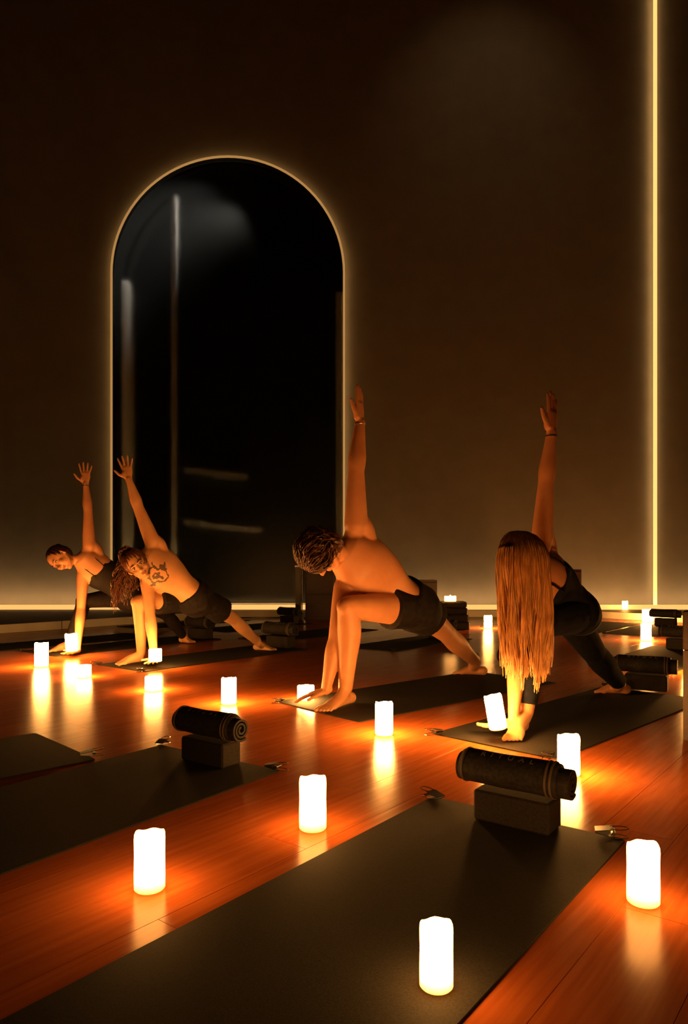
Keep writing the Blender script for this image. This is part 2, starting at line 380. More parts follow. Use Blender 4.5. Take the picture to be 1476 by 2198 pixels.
def text_on_roll(txt, R, size, x0, parent, mt, ang0):
    cu=bpy.data.curves.new('lettering','FONT'); cu.body=txt; cu.size=size; cu.space_character=2.1; cu.align_x='CENTER'
    to=bpy.data.objects.new('lettering_tmp',cu); C.objects.link(to)
    me=bpy.data.meshes.new_from_object(to.evaluated_get(bpy.context.evaluated_depsgraph_get()))
    bpy.data.objects.remove(to); bpy.data.curves.remove(cu)
    for vtx in me.vertices:
        x,y=vtx.co.x,vtx.co.y; a=ang0-(y-size*.35)/R
        vtx.co=(x0+x,-math.sin(a)*(R+.0012),math.cos(a)*(R+.0012))
    me.materials.append(mt); o=bpy.data.objects.new('lettering',me); link(o,parent); return o

def roll_proto(L=.33,R=.05):
    """a cloth rolled up: outer sleeve along local x, inner coil standing out at +x, bands, print"""
    t=thing('towel_roll','','roll')
    def lump(x,a): return R*(1+.035*math.sin(3*a+2)+.03*math.sin(2*a+9*x)+.05*max(0,math.cos(a-.6))**3*math.exp(-((x+.13)/.07)**2)+.02*math.sin(31*x+a))
    n=36; xs=np.linspace(-L/2,L/2-.035,16); v=[];f=[]
    for i,x in enumerate(xs):
        k=1.0 if 0<i<len(xs)-1 else .94
        for j in range(n): a=2*PI*j/n; r=lump(x,a)*k; v.append((x,-r*math.sin(a),r*math.cos(a)))
    for i in range(len(xs)-1):
        for j in range(n): f.append((i*n+j,(i+1)*n+j,(i+1)*n+(j+1)%n,i*n+(j+1)%n))
    f.append(tuple(range(n))); f.append(tuple(range((len(xs)-1)*n,len(xs)*n))[::-1])
    body=mk('sleeve',v,f,M['roll'],t,True)
    # spiral coil inside
    th=np.linspace(0,2*PI*2.6,70); rad=.008+(R*.86-.008)*th/th[-1]; w_=.0042; b=MB(); v=[];f=[]
    for x in (-L/2-.012,L/2):
        for a,r in zip(th,rad): v.append((x,-(r-w_)*math.sin(a),(r-w_)*math.cos(a))); v.append((x,-(r+w_)*math.sin(a),(r+w_)*math.cos(a)))
    N=len(th)*2
    for i in range(len(th)-1):
        p=2*i; f+= [(p,p+1,p+3,p+2),(N+p,N+p+2,N+p+3,N+p+1),(p+1,N+p+1,N+p+3,p+3),(p,p+2,N+p+2,N+p)]
    p=2*(len(th)-1); f+=[(0,N,N+1,1),(p,p+1,N+p+1,N+p)]
    mk('coiled_towel',v,f,M['roll'],t,False)
    for bx in (-L/2+.012, L/2-.05, L/2-.064):
        v=[];f=[]; n=36
        for dx,rr in ((-.0035,.0),(-.0025,.0025),(.0025,.0025),(.0035,0)):
            for j in range(n): a=2*PI*j/n; r=lump(bx,a)+rr; v.append((bx+dx,-r*math.sin(a),r*math.cos(a)))
        for i in range(3):
            for j in range(n): f.append((i*n+j,(i+1)*n+j,(i+1)*n+(j+1)%n,i*n+(j+1)%n))
        mk('band',v,f,M['band'],t,True)
    text_on_roll('RITUAL',R*1.05,.027,-.02,t,M['letters'],.42)
    return t
def block_proto(Lx=.23,Dy=.10,H=.09):
    b=MB().bbox(-Lx/2,Lx/2,-Dy/2,Dy/2,0,H,.006)
    o=b.build('yoga_block',M['block']); return o
RP=None; BP=None
def block_and_roll(cx, cy, ang, lab, where, tilt=0.0, sc=1.0, z=MT, g='blocks and rolls at the mat ends'):
    global RP,BP
    if BP is None: BP=block_proto(); o=BP
    else: o=BP.copy(); C.objects.link(o)
    o.location=(cx,cy,z+.0004); o.rotation_euler=(0,0,ang); o.scale=(sc,sc,sc)
    tag(o,'grey foam yoga block '+where,'yoga block','yoga blocks on the mats')
    if RP is None: RP=roll_proto(); t=RP
    else: t=copy_tree(RP)
    t.location=(cx,cy,z+(.09+.0545)*sc); t.rotation_euler=(0,0,ang); t.scale=(sc,sc,sc)
    tag(t,'black rolled towel with lettering and bands '+lab,'towel roll','towel rolls on the blocks')

EA=math.atan2(-.62,.785)                   # direction of the mats' short ends
# front mat
A1=floor_at(928,1712); B1=floor_at(1343,1806)
t,a,b_,e,n=yoga_mat('dark rubber mat that carries a lit candle, with its own block and roll',A1,B1,-1.80)
clip(a+e*.015-n*.02, math.atan2(-e[1],-e[0])-.25,'small spring clip on the candle mat corner nearer the lone floor candles','clips on the mat corners')
clip(b_-e*.05+n*.0, math.atan2(e[1],e[0])+.35,'open spring clip on the candle mat corner beside a tall floor candle','clips on the mat corners')
block_and_roll(.505,2.045,math.atan2(-.6,.8),'on the block of the candle mat','on the mat that also carries a candle',.02)
# left mat with roll
A2=floor_at(345,1601); B2=floor_at(602,1656)
t,a,b_,e,n=yoga_mat('dark rubber mat with block and roll, next to the mat without a block',A2,B2,-1.8)
clip(b_-e*.03,math.atan2(e[1],e[0])+.2,'chrome-handled spring clip at the outer corner of the block-and-roll mat','clips on the mat corners')
clip(a+e*.01,math.atan2(n[1],n[0])+.4,'spring clip half hidden behind the towel roll','clips on the mat corners')
p=floor_at(415,1642); block_and_roll(p[0]+.06,p[1]+.03,math.atan2(e[1],e[0])-.03,'on a block between two rows of lone candles','on the mat between two rows of lone candles',.05)
# mat without block
B3=floor_at(206,1632); e3=np.array([.62,-.785]); e3=np.array([.70,-.714]); A3=B3[:2]-e3*.61
t,a,b_,e,n=yoga_mat('bare dark rubber mat with only clips on it',A3,B3,-1.7)
clip(b_-e*.06,math.atan2(n[1],n[0])+PI-.3+PI,'spring clip on the bare mat without a block','clips on the mat corners')
# mat of the short-haired man
A6=floor_at(592,1507); B6=floor_at(772,1551)
t6,a,b_,e,n=yoga_mat('dark rubber mat under the man with short hair',A6,B6,1.75)
clip(a+e*.03,math.atan2(-n[1],-n[0])+.2,'spring clip beside the short-haired man\'s floor hand','clips on the mat corners')
clip(a+e*.03+n*1.75,math.atan2(n[1],n[0])+.4,'spring clip at the far corner of the short-haired man\'s mat','clips on the mat corners')
q=a+e*.42+n*1.62; block_and_roll(q[0]+.10,q[1]+.06,math.atan2(e[1],e[0])+.1,'behind the short-haired man\'s rear heel','behind the short-haired man\'s rear heel')
# mat of the woman with long blonde hair
A7=floor_at(928,1576); B7=floor_at(1197,1632)
t7,a,b_,e,n=yoga_mat('dark rubber mat under the long-haired blonde woman',A7,B7,1.75)
clip(a+e*.02,math.atan2(-n[1],-n[0])-.5,'spring clip on the blonde woman\'s mat near her tilted candle','clips on the mat corners')
clip(b_-e*.04,math.atan2(-n[1],-n[0])+.2,'spring clip on the blonde woman\'s mat behind a standing candle','clips on the mat corners')
clip(a+n*1.75+e*.02,math.atan2(n[1],n[0])+.6,'spring clip by the blonde woman\'s rear toes','clips on the mat corners')
clip(b_+n*1.75-e*.03,math.atan2(e[1],e[0]),'spring clip by the dark wooden bench','clips on the mat corners')
block_and_roll(1.86,4.30,math.atan2(e[1],e[0])+.25,'behind the blonde woman\'s rear heel','behind the blonde woman\'s rear heel',0,1.05)
# mat of the long-haired man
A4=floor_at(206,1427); B4=A4[:2]+np.array([.785,-.62])*.62
t4,a,b_,e,n=yoga_mat('dark rubber mat under the long-haired tattooed man',A4,B4,1.8)
clip(a+e*.02,math.atan2(-n[1],-n[0]),'spring clip at the long-haired man\'s front toes','clips on the mat corners')
clip(b_-e*.03,math.atan2(-n[1],-n[0])+.3,'spring clip beside the candle on the long-haired man\'s hand','clips on the mat corners')
block_and_roll(-.60,6.62,EA,'behind the long-haired man\'s rear foot','behind the long-haired man\'s rear foot',0,1.2)
# mat of the woman in the camisole
A5=floor_at(43,1398); B5=A5[:2]+np.array([.785,-.62])*.62
t5,a,b_,e,n=yoga_mat('dark rubber mat under the woman in the camisole',A5,B5,1.85)
clip(a+e*.02,math.atan2(-n[1],-n[0]),'spring clip near the camisole woman\'s front foot','clips on the mat corners')
block_and_roll(-1.53,7.45,EA,'behind the camisole woman\'s rear foot','behind the camisole woman\'s rear foot',0,1.2)
# empty mats further back
def far_mat(px,py,L,lab,roll=None,cl=(1,1),w=.61,rs=1.1,eng=None):
    A=floor_at(px,py); ee=np.array([.785,-.62]); t,a,b_,e,n=yoga_mat(lab,A,A[:2]+ee*w,L,group=None)
    if cl[0]: clip(a+e*.02,math.atan2(-n[1],-n[0])+.3,'wall-side spring clip on the '+eng,'clips on the mat corners')
    if cl[1]: clip(b_-e*.02,math.atan2(-n[1],-n[0])-.2,'room-side spring clip on the '+eng,'clips on the mat corners')
    if roll:
        q=a+e*(w*.5)+n*(L-.14); block_and_roll(q[0],q[1],math.atan2(e[1],e[0]),roll,roll,0,rs)
    return a,b_,e,n
far_mat(1262,1430,1.75,'empty dark mat between the blonde woman\'s mat and a pair of candles',"on the empty mat past the blonde woman's mat",eng='empty mat past the blonde woman\'s mat')
far_mat(1292,1360,1.7,'empty dark mat beside the pair of candles near the vertical light strip','on the empty mat by the vertical light strip',eng='empty mat by the vertical light strip')
far_mat(1176,1352,1.7,'empty dark mat reaching the platform behind the blonde woman',None,(0,0),eng='mat')
far_mat(735,1389,1.45,'short stretch of empty dark mat behind the short-haired man','on the empty mat behind the short-haired man',(0,1),eng='mat behind the short-haired man')
far_mat(510,1370,1.75,'empty dark mat between the two men',None,(0,1),eng='empty mat between the two men')
far_mat(414,1351,1.55,'empty dark mat under the slim black post','on the mat beside the slim black post',(0,0),eng='mat')
far_mat(-90,1390,1.85,'empty dark mat between the camisole woman and the white riser',None,(0,0),eng='mat')
far_mat(250,1345,1.8,'empty dark mat along the white riser behind the seated-low group',None,(0,0),eng='mat')
# edge of a mat at the frame side with its roll
A=floor_at(-120,1432); t,a,b_,e,n=yoga_mat('dark mat with a roll at its end, before the candle pair by the bare floor',A,A[:2]+np.array([.785,-.62])*.61,-1.6)
q=a+e*.3-n*.15; block_and_roll(q[0],q[1],math.atan2(e[1],e[0]),'nearest the tall lone candle','nearest the tall lone candle')
clip(b_-e*.03,math.atan2(n[1],n[0]),'spring clip on the mat before the camisole woman','clips on the mat corners')

# ------------------------------------------------------------------ candles
def candle(px, by, wpx, hpx, label, z=0.0, tilt=(0,0), cat='candle', grp=None, rot=0.0, low=False):
    d0=(CAM_H-z)*F/(by-HY); r=.5*wpx*d0/F; d=d0+r*.7; r=.5*wpx*d/F; h=hpx*d/F*(.97 if hpx>wpx*1.3 else .88)
    p=np.array([(px-HX)*d/F,d,z])
    t=thing('candle',label,'candle',p,rot,grp); t.rotation_euler=(tilt[0],tilt[1],rot)
    b=MB(); n=28
    def rimz(a): return 1+.02*math.sin(2*a+1)+.012*math.sin(5*a)
    prof=[(.90,0.0),(1.0,.03),(1.0,.3),(.985,.6),(1.0,.9),(.985,.965),(.93,1.0),(.86,.985),(.80,.93),(.4,.91),(.1,.905)]
    v=[];f=[]
    for rr,zz in prof:
        for i in range(n): a=2*PI*i/n; v.append((r*rr*math.cos(a),r*rr*math.sin(a),h*zz*(rimz(a) if zz>.9 and rr>.7 else 1)))
    for k in range(len(prof)-1):
        for i in range(n): f.append((k*n+i,k*n+(i+1)%n,(k+1)*n+(i+1)%n,(k+1)*n+i))
    f.append(tuple(range(n))[::-1]); f.append(tuple(range((len(prof)-1)*n,len(prof)*n)))
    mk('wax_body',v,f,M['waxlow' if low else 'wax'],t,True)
    fl=MB().lathe([(.001,.0),(.1,.06),(.13,.12),(.08,.22),(.005,.32)],10); fl.v=[(x*r,y*r,z_*r+h*.905) for x,y,z_ in fl.v]; fl.build('flame_bulb',M['flame'],t,True)
    return t
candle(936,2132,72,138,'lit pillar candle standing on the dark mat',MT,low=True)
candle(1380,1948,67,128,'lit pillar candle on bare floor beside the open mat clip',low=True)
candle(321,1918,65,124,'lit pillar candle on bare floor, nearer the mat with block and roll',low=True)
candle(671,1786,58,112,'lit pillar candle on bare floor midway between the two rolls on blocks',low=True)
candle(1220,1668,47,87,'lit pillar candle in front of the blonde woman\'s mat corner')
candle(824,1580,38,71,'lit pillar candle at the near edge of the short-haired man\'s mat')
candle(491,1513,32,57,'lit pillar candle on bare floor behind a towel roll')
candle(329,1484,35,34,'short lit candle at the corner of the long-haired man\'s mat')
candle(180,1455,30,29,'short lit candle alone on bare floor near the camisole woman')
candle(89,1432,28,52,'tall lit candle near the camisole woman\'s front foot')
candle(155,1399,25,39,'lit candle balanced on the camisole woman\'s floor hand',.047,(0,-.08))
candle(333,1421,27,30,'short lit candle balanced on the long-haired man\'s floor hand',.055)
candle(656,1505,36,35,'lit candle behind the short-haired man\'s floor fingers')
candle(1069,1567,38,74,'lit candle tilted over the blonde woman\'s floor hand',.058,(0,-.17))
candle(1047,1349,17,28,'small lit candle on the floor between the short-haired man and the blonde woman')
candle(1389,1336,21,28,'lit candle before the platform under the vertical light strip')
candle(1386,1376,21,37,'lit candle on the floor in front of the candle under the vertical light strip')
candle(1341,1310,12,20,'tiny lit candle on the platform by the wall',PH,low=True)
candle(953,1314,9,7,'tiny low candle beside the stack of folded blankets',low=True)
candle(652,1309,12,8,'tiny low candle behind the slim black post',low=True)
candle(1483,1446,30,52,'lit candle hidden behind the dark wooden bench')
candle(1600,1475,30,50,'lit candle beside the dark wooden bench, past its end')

# ------------------------------------------------------------------ background furniture
# bench whose end shows at the frame's side
c=floor_at(1464,1588); bt=thing('wooden_bench','dark reddish wooden bench with thick top beside the blonde woman\'s mat','bench',(c[0],c[1],0),EA)
MB().bbox(0,.8,0,.42,.39,.565,.006).build('top',M['darkwood'],bt)
for (x,y) in ((0.0,0),(.74,0),(0.0,.36),(.74,.36)): MB().box(x+.002,x+.055,y+.002,y+.055,0,.39).build('leg',M['darkwood'],bt)
MB().box(.06,.74,.02,.04,.06,.38).build('front_panel',M['darkwood'],bt)
# cabinets by the wall
def cabinet(px0,px1,ptop,d,label,rows=2):
    x0,x1=(px0-HX)*d/F,(px1-HX)*d/F; zt=CAM_H-(ptop-HY)*d/F; W=(x1-x0)/2; zb=0.0
    t=thing('cabinet',label,'cabinet',((x0+x1)/2,d+.2,zb))
    MB().box(-W,W,-.19,.2,0.0,zt).build('body',M['darkwood'],t)
    for k in range(rows):
        z0=.05+(zt-.07)*k/rows; z1=.05+(zt-.07)*(k+1)/rows-.012
        dr=MB().bbox(-W+.012,W-.012,-.208,-.19,z0,z1,.004).build('drawer',M['darkwood'],t)
        MB().box(-.03,.03,-.222,-.208,(z0+z1)/2-.006,(z0+z1)/2+.006).build('handle',M['blackmetal'],dr)
cabinet(655,716,1223,10.2,'dark wooden drawer cabinet beside the slim black post')
cabinet(900,938,1245,10.2,'low dark wooden cabinet behind the short-haired man\'s hips')
cabinet(1205,1248,1222,10.0,'reddish wooden cabinet behind the blonde woman\'s back')
# slim black post standing by the roll
d=10.0; px=640; t=thing('slim_stand','slim black upright stand with chrome tips beside a towel roll','stand',((px-HX)*d/F,d,0))
MB().bbox(-.075,.075,-.06,.06,0,.11,.01).build('base',M['blackmetal'],t); hgt=CAM_H+(HY-1214)*d/F
MB().box(-.04,.04,-.03,.03,.11,hgt-.02).build('upright',M['blackmetal'],t)
MB().box(-.046,.046,-.036,.036,hgt-.02,hgt).build('cap',M['chrome'],t)
MB().wire([(.055,-.03,.11),(.055,-.03,hgt-.05)],.008,8).build('rail',M['chrome'],t)
# stack of folded towels and blocks behind the short-haired man
sx,sd=(968-HX)*8.6/F,8.6
st=[(.40,.26,.0,.10,'roll'),(.36,.25,.10,.19,'roll'),(.38,.24,.19,.27,'block'),(.33,.24,.27,.345,'roll')]
for k,(W,D,z0,z1,mm) in enumerate(st):
    o=MB().bbox(-W/2,W/2,-D/2,D/2,z0,z1-.002,.014).build('folded_blanket',M[mm]); o.location=(sx+[0,.02,-.015,.01][k],sd,0); o.rotation_euler=(0,0,[.1,-.05,.15,0][k])
    tag(o,'dark folded blanket, '+['lowest of its stack','second from the floor in its stack','third from the floor in its stack','topmost of its stack under a candle'][k],'blanket','folded blankets in the stack')
candle(966,1291.5,25,13,'short lit candle on top of the stack of folded blankets',.346,low=True)

# ------------------------------------------------------------------ people
def unit(v): v=np.array(v,float); return v/(np.linalg.norm(v)+1e-12)
def cr(P,t):
    n=len(P)-1; i=min(int(t*n),n-1); u=t*n-i
    p0=P[max(i-1,0)];p1=P[i];p2=P[i+1];p3=P[min(i+2,n)]
    return .5*((2*p1)+(-p0+p2)*u+(2*p0-5*p1+4*p2-p3)*u*u+(-p0+3*p1-3*p2+p3)*u**3)
class Flesh:
    def __init__(s): s.b=MB()
    def tube(s, pts, rads, sides=None, n=18, sub=5, flat=(False,False), grow=0.0):
        P=np.array(pts,float); R=np.array([(r,r) if not hasattr(r,'__len__') else r for r in rads],float)+grow
        if sides is None:
            t=unit(P[-1]-P[0]); h=np.array([0,0,1.]) if abs(t[2])<.8 else np.array([1.,0,0]); sides=[np.cross(t,h)]*len(P)
        elif not hasattr(sides[0],'__len__'): sides=[sides]*len(P)
        Sd=np.array([unit(q) for q in sides]); K=(len(P)-1)*sub+1
        ts=np.linspace(0,1,K); Q=np.array([cr(P,t) for t in ts]); RR=np.array([np.maximum(cr(R,t),.002) for t in ts]); SS=np.array([cr(Sd,t) for t in ts])
        T=np.gradient(Q,axis=0); rings=[]
        def ring(c,t,sd,r,k):
            t=unit(t); sd=unit(sd-t*np.dot(sd,t)); u=np.cross(t,sd)
            return [c+k*(sd*r[0]*math.cos(2*PI*j/n)+u*r[1]*math.sin(2*PI*j/n)) for j in range(n)]
        if not flat[0]:
            t0=unit(T[0])
            for a in (1.35,1.0,.55): rings.append(ring(Q[0]-t0*min(RR[0])*math.sin(a),T[0],SS[0],RR[0],math.cos(a)))
        for i in range(K): rings.append(ring(Q[i],T[i],SS[i],RR[i],1.0))
        if not flat[1]:
            t1=unit(T[-1])
            for a in (.55,1.0,1.35): rings.append(ring(Q[-1]+t1*min(RR[-1])*math.sin(a),T[-1],SS[-1],RR[-1],math.cos(a)))
        v=[p for r in rings for p in r]; f=[]
        for i in range(len(rings)-1):
            for j in range(n): f.append((i*n+j,i*n+(j+1)%n,(i+1)*n+(j+1)%n,(i+1)*n+j))
        f.append(tuple(range(n))[::-1]); f.append(tuple(range((len(rings)-1)*n,len(rings)*n)))
        s.b.add(v,f); return s
    def ball(s,c,ax,n=16,m=10):
        c=np.array(c,float); A=[np.array(a,float) for a in ax] if hasattr(ax,'__len__') else [np.array([ax,0,0]),np.array([0,ax,0]),np.array([0,0,ax])]
        v=[];f=[]
        for i in range(m+1):
            th=.02+(PI-.04)*i/m
            for j in range(n): p=2*PI*j/n; v.append(c+A[0]*math.sin(th)*math.cos(p)+A[1]*math.sin(th)*math.sin(p)+A[2]*math.cos(th))
        for i in range(m):
            for j in range(n): f.append((i*n+j,(i+1)*n+j,(i+1)*n+(j+1)%n,i*n+(j+1)%n))
        f.append(tuple(range(n))); f.append(tuple(range(m*n,(m+1)*n))[::-1])
        if np.dot(np.cross(A[0],A[1]),A[2])<0: f=[q[::-1] for q in f]
        s.b.add(v,f); return s
    def fuse(s,name,m,parent,org,voxel=.005,iters=6,keep=(),disp=None):
        me=bpy.data.meshes.new('tmp'); me.from_pydata(s.b.v,[],s.b.f); o=bpy.data.objects.new('tmp',me); C.objects.link(o)
        md=o.modifiers.new('r','REMESH'); md.mode='VOXEL'; md.voxel_size=voxel
        dg=bpy.context.evaluated_depsgraph_get(); nm=bpy.data.meshes.new_from_object(o.evaluated_get(dg)); bpy.data.objects.remove(o); bpy.data.meshes.remove(me)
        nv=len(nm.vertices); co=np.empty(nv*3); nm.vertices.foreach_get('co',co); co=co.reshape(-1,3)
        ed=np.empty(len(nm.edges)*2,dtype=np.int64); nm.edges.foreach_get('vertices',ed); ed=ed.reshape(-1,2)
        i0=np.concatenate([ed[:,0],ed[:,1]]); i1=np.concatenate([ed[:,1],ed[:,0]]); dg_=np.bincount(i0,minlength=nv).astype(float); dg_[dg_==0]=1
        lim=np.full(nv,float(iters))
        for c,r,k in keep: lim[np.linalg.norm(co-np.array(c),axis=1)<r]=k
        for it in range(iters):
            av=np.stack([np.bincount(i0,weights=co[i1,k],minlength=nv) for k in range(3)],1)/dg_[:,None]
            wgt=np.where(lim>it,.5,0.0)[:,None]; co=co+(av-co)*wgt
        if disp is not None: co=disp(co)
        co=co-np.array(org); nm.vertices.foreach_set('co',co.ravel()); nm.update(); nm.shade_smooth()
        nm.materials.clear(); nm.materials.append(m); nm.name=name
        return link(bpy.data.objects.new(name,nm),parent)

def hand(F_,wrist,dirv,palm_n,thumb,s=1.0,spread=1.0,curl=.15,flatz=None):
    d=unit(dirv); t=unit(np.array(thumb)-d*np.dot(thumb,d)); nrm=np.array(palm_n,float); nrm=unit(nrm-d*np.dot(nrm,d)-t*np.dot(nrm,t))
    w=np.array(wrist,float)
    F_.tube([w-d*.02*s,w+d*.015*s,w+d*.05*s,w+d*.088*s],[(.026*s,.019*s),(.029*s,.018*s),(.040*s,.016*s),(.039*s,.013*s)],[t]*4,n=14)
    F_.ball(w+d*.035*s+t*.026*s+nrm*.008*s,[d*.032*s,t*.018*s,nrm*.014*s])
    for off,an,L,r in ((.030,.20,.074,.0088),(.0105,.05,.083,.0090),(-.0105,-.10,.077,.0086),(-.029,-.27,.060,.0076)):
        a=an*spread; dd=unit(d*math.cos(a)+t*math.sin(a)); p=w+d*.078*s+t*off*s; pts=[p]; c=0.0
        for k,l in enumerate((.26,.34,.26,.14)):
            c+=curl*(.6 if k==0 else 1.0); pts.append(pts[-1]+(dd*math.cos(c)+nrm*math.sin(c))*l*L*1.22*s)
        F_.tube(pts,[r*1.08*s,r*s,r*1.0*s,r*.92*s,r*.8*s],n=10,sub=3)
    p=w+d*.022*s+t*.026*s; dd=unit(d*.62+t*.78*max(.45,spread)+nrm*.18); p2=p+dd*.042*s; d2=unit(dd*.8+d*.45); 
    F_.tube([p,p2,p2+d2*.026*s,p2+d2*.046*s],[.0135*s,.0115*s,.0102*s,.0085*s],n=10,sub=3)
def foot(F_,heel,toe,ankle,inner,s=1.0,zb=MT):
    h=np.array([heel[0],heel[1],zb]); tp=np.array([toe[0],toe[1],zb]); ax=tp-h; L=np.linalg.norm(ax); ax/=L; z=np.array([0,0,1.])
    lat=np.array(inner,float); lat[2]=0; lat=unit(lat-ax*np.dot(lat,ax)); an=np.array(ankle,float)
    F_.ball(h+ax*.035*s+z*.032*s,[ax*.036*s,lat*.031*s,z*.033*s])
    F_.tube([an+z*.03*s,an-z*.012*s+ax*.012*s,h+ax*(.45*L)+z*.045*s,h+ax*(.68*L)+z*.026*s,h+ax*(.80*L)+z*.018*s],
            [(.034*s,.034*s),(.033*s,.037*s),(.034*s,.034*s),(.043*s,.022*s),(.044*s,.016*s)],[lat]*5,n=16)
    F_.tube([h+ax*.03*s+z*.026*s,h+ax*(.4*L)+z*.024*s,h+ax*(.72*L)+z*.018*s],[(.027*s,.024*s),(.028*s,.022*s),(.041*s,.017*s)],[lat]*3,n=14)
    for k,(o_,ln_,r) in enumerate(((.032,.23,.0125),(.012,.215,.0092),(-.004,.195,.0088),(-.019,.17,.0085),(-.033,.14,.008))):
        p=h+ax*(.74*L)+lat*o_*s+z*.014*s; q=p+ax*ln_*L+lat*(o_*.12*s)
        F_.tube([p,p*.5+q*.5+z*.004*s,q-z*.003*s],[r*1.1*s,r*s,r*.95*s],n=9,sub=3)
def head_frame(up,fwd):
    u=unit(up); f=np.array(fwd,float); f=unit(f-u*np.dot(f,u)); return u,f,np.cross(f,u)
def head(F_,c,up,fwd,s=1.0,ears=True):
    u,f,r=head_frame(up,fwd); c=np.array(c,float)
    F_.ball(c+u*.022*s-f*.006*s,[f*.097*s,r*.077*s,u*.094*s],20,14)
    F_.ball(c-u*.032*s+f*.022*s,[f*.068*s,r*.060*s,u*.080*s],20,14)
    F_.ball(c-u*.096*s+f*.062*s,[f*.022*s,r*.026*s,u*.018*s])
    F_.ball(c+u*.024*s+f*.078*s,[f*.016*s,r*.048*s,u*.013*s])
    for k in (-1,1):
        F_.ball(c-u*.028*s+f*.062*s+r*k*.036*s,[f*.026*s,r*.022*s,u*.024*s])
        F_.tube([c-u*.03*s+f*.0*s+r*k*.058*s,c-u*.075*s+f*.03*s+r*k*.045*s,c-u*.098*s+f*.06*s+r*k*.016*s],[.014*s,.014*s,.013*s],n=10)
        if ears: F_.ball(c-u*.008*s-f*.008*s+r*k*.079*s,[f*.017*s+r*k*.008*s,r*.007*s,u*.031*s])
    F_.tube([c+u*.014*s+f*.088*s,c-u*.012*s+f*.102*s,c-u*.030*s+f*.113*s],[.0085*s,.0095*s,.0125*s],n=10)
    for k in (-1,1): F_.ball(c-u*.034*s+f*.098*s+r*k*.011*s,.0085*s)
    F_.ball(c-u*.058*s+f*.086*s,[f*.009*s,r*.022*s,u*.006*s]); F_.ball(c-u*.069*s+f*.084*s,[f*.009*s,r*.019*s,u*.007*s])
def face_bits(c,up,fwd,s,parent,org,brow,closed=False):
    u,f,r=head_frame(up,fwd); c=np.array(c,float)-np.array(org)
    for k in (-1,1):
        e=c+u*.004*s+f*.083*s+r*k*.031*s
        Fl=Flesh(); Fl.ball(e,[f*.008*s,r*.0145*s,u*.0075*s],12,8); mk('eye',Fl.b.v,Fl.b.f,M['eyewhite'],parent,True)
        Fl=Flesh(); Fl.ball(e+f*.0055*s-u*.002*s,[f*.004*s,r*.0065*s,u*.006*s],10,6); mk('iris',Fl.b.v,Fl.b.f,M['iris'],parent,True)
        b=MB(); b.wire([e+u*.008*s-r*.015*s+f*.002*s,e+u*.0095*s+f*.007*s,e+u*.007*s+r*.015*s+f*.002*s],.0018*s,6); b.build('eyelashes',M['iris'],parent)
        b=MB(); b.wire([e+u*.022*s-r*k*.016*s+f*.010*s,e+u*.026*s+f*.011*s+r*k*.004*s,e+u*.020*s+r*k*.022*s+f*.000*s],[.003*s,.0034*s,.0015*s],6); b.build('eyebrow',brow,parent)
    Fl=Flesh(); Fl.ball(c-u*.0585*s+f*.0905*s,[f*.0065*s,r*.021*s,u*.0045*s],12,6); Fl.ball(c-u*.068*s+f*.0885*s,[f*.0068*s,r*.018*s,u*.0058*s],12,6); mk('lips',Fl.b.v,Fl.b.f,M['lips'],parent,True)
M['eyewhite']=mat('eye_white',(.6,.52,.45),.3); M['iris']=mat('eye_dark',(.02,.012,.008),.3); M['lips']=mat('lips',(.42,.13,.09),.45)

def limb_arm(F_,sh,el,wr,s=1.0,grow=0.0,part='both'):
    sh,el,wr=map(np.array,(sh,el,wr)); L=np.cross(el-sh,wr-el); side=unit(L) if np.linalg.norm(L)>1e-4 else np.array([0,1.,0])
    F_.tube([sh,sh*.68+el*.32,sh*.35+el*.65,el],[(.052*s,.056*s),(.047*s,.052*s),(.042*s,.045*s),(.037*s,.038*s)],[side]*4,grow=grow)
    F_.tube([el,el*.74+wr*.26,el*.4+wr*.6,wr],[(.037*s,.037*s),(.042*s,.041*s),(.033*s,.032*s),(.027*s,.021*s)],[side]*4,grow=grow)
def limb_leg(F_,hip,kn,an,s=1.0,grow=0.0,back=(0,0,0),t1=1.0):
    hip,kn,an=map(np.array,(hip,kn,an)); bk=unit(back)*.014*s if np.any(np.array(back)) else np.zeros(3)
    F_.tube([hip,hip*.7+kn*.3,hip*.35+kn*.65,kn],[.088*s,.083*s,.068*s,.054*s],grow=grow)
    F_.tube([kn,kn*.92+an*.08,kn*.68+an*.32+bk,kn*.35+an*.65+bk*.5,an],[.054*s,.052*s,.056*s,.044*s,.034*s],grow=grow)
    F_.ball(kn-bk*1.2,.047*s+grow)

def torso(F_,hl,hr,sl,sr,neck_to,s=1.0,female=False,grow=0.0,t0=0.0,t1=1.0,front=None):
    """hl/hr: hips, sl/sr: shoulders; returns chest frame"""
    hl,hr,sl,sr=map(np.array,(hl,hr,sl,sr)); hm=(hl+hr)/2; sm=(sl+sr)/2; hs=unit(hr-hl); ss=unit(sr-sl)
    ax=sm-hm
    W=[(.155,.115),(.150,.108),(.132,.095),(.145,.108),(.158,.115),(.125,.09)] if not female else [(.165,.118),(.150,.105),(.112,.085),(.128,.096),(.135,.1),(.10,.075)]
    ts=[-.08,.12,.36,.60,.84,1.02]; pts=[hm+ax*t for t in ts]; sides=[unit(hs*(1-k)+ss*k) for k in (0,.1,.4,.8,1,1)]
    return pts,[(a*s,b*s) for a,b in W],sides

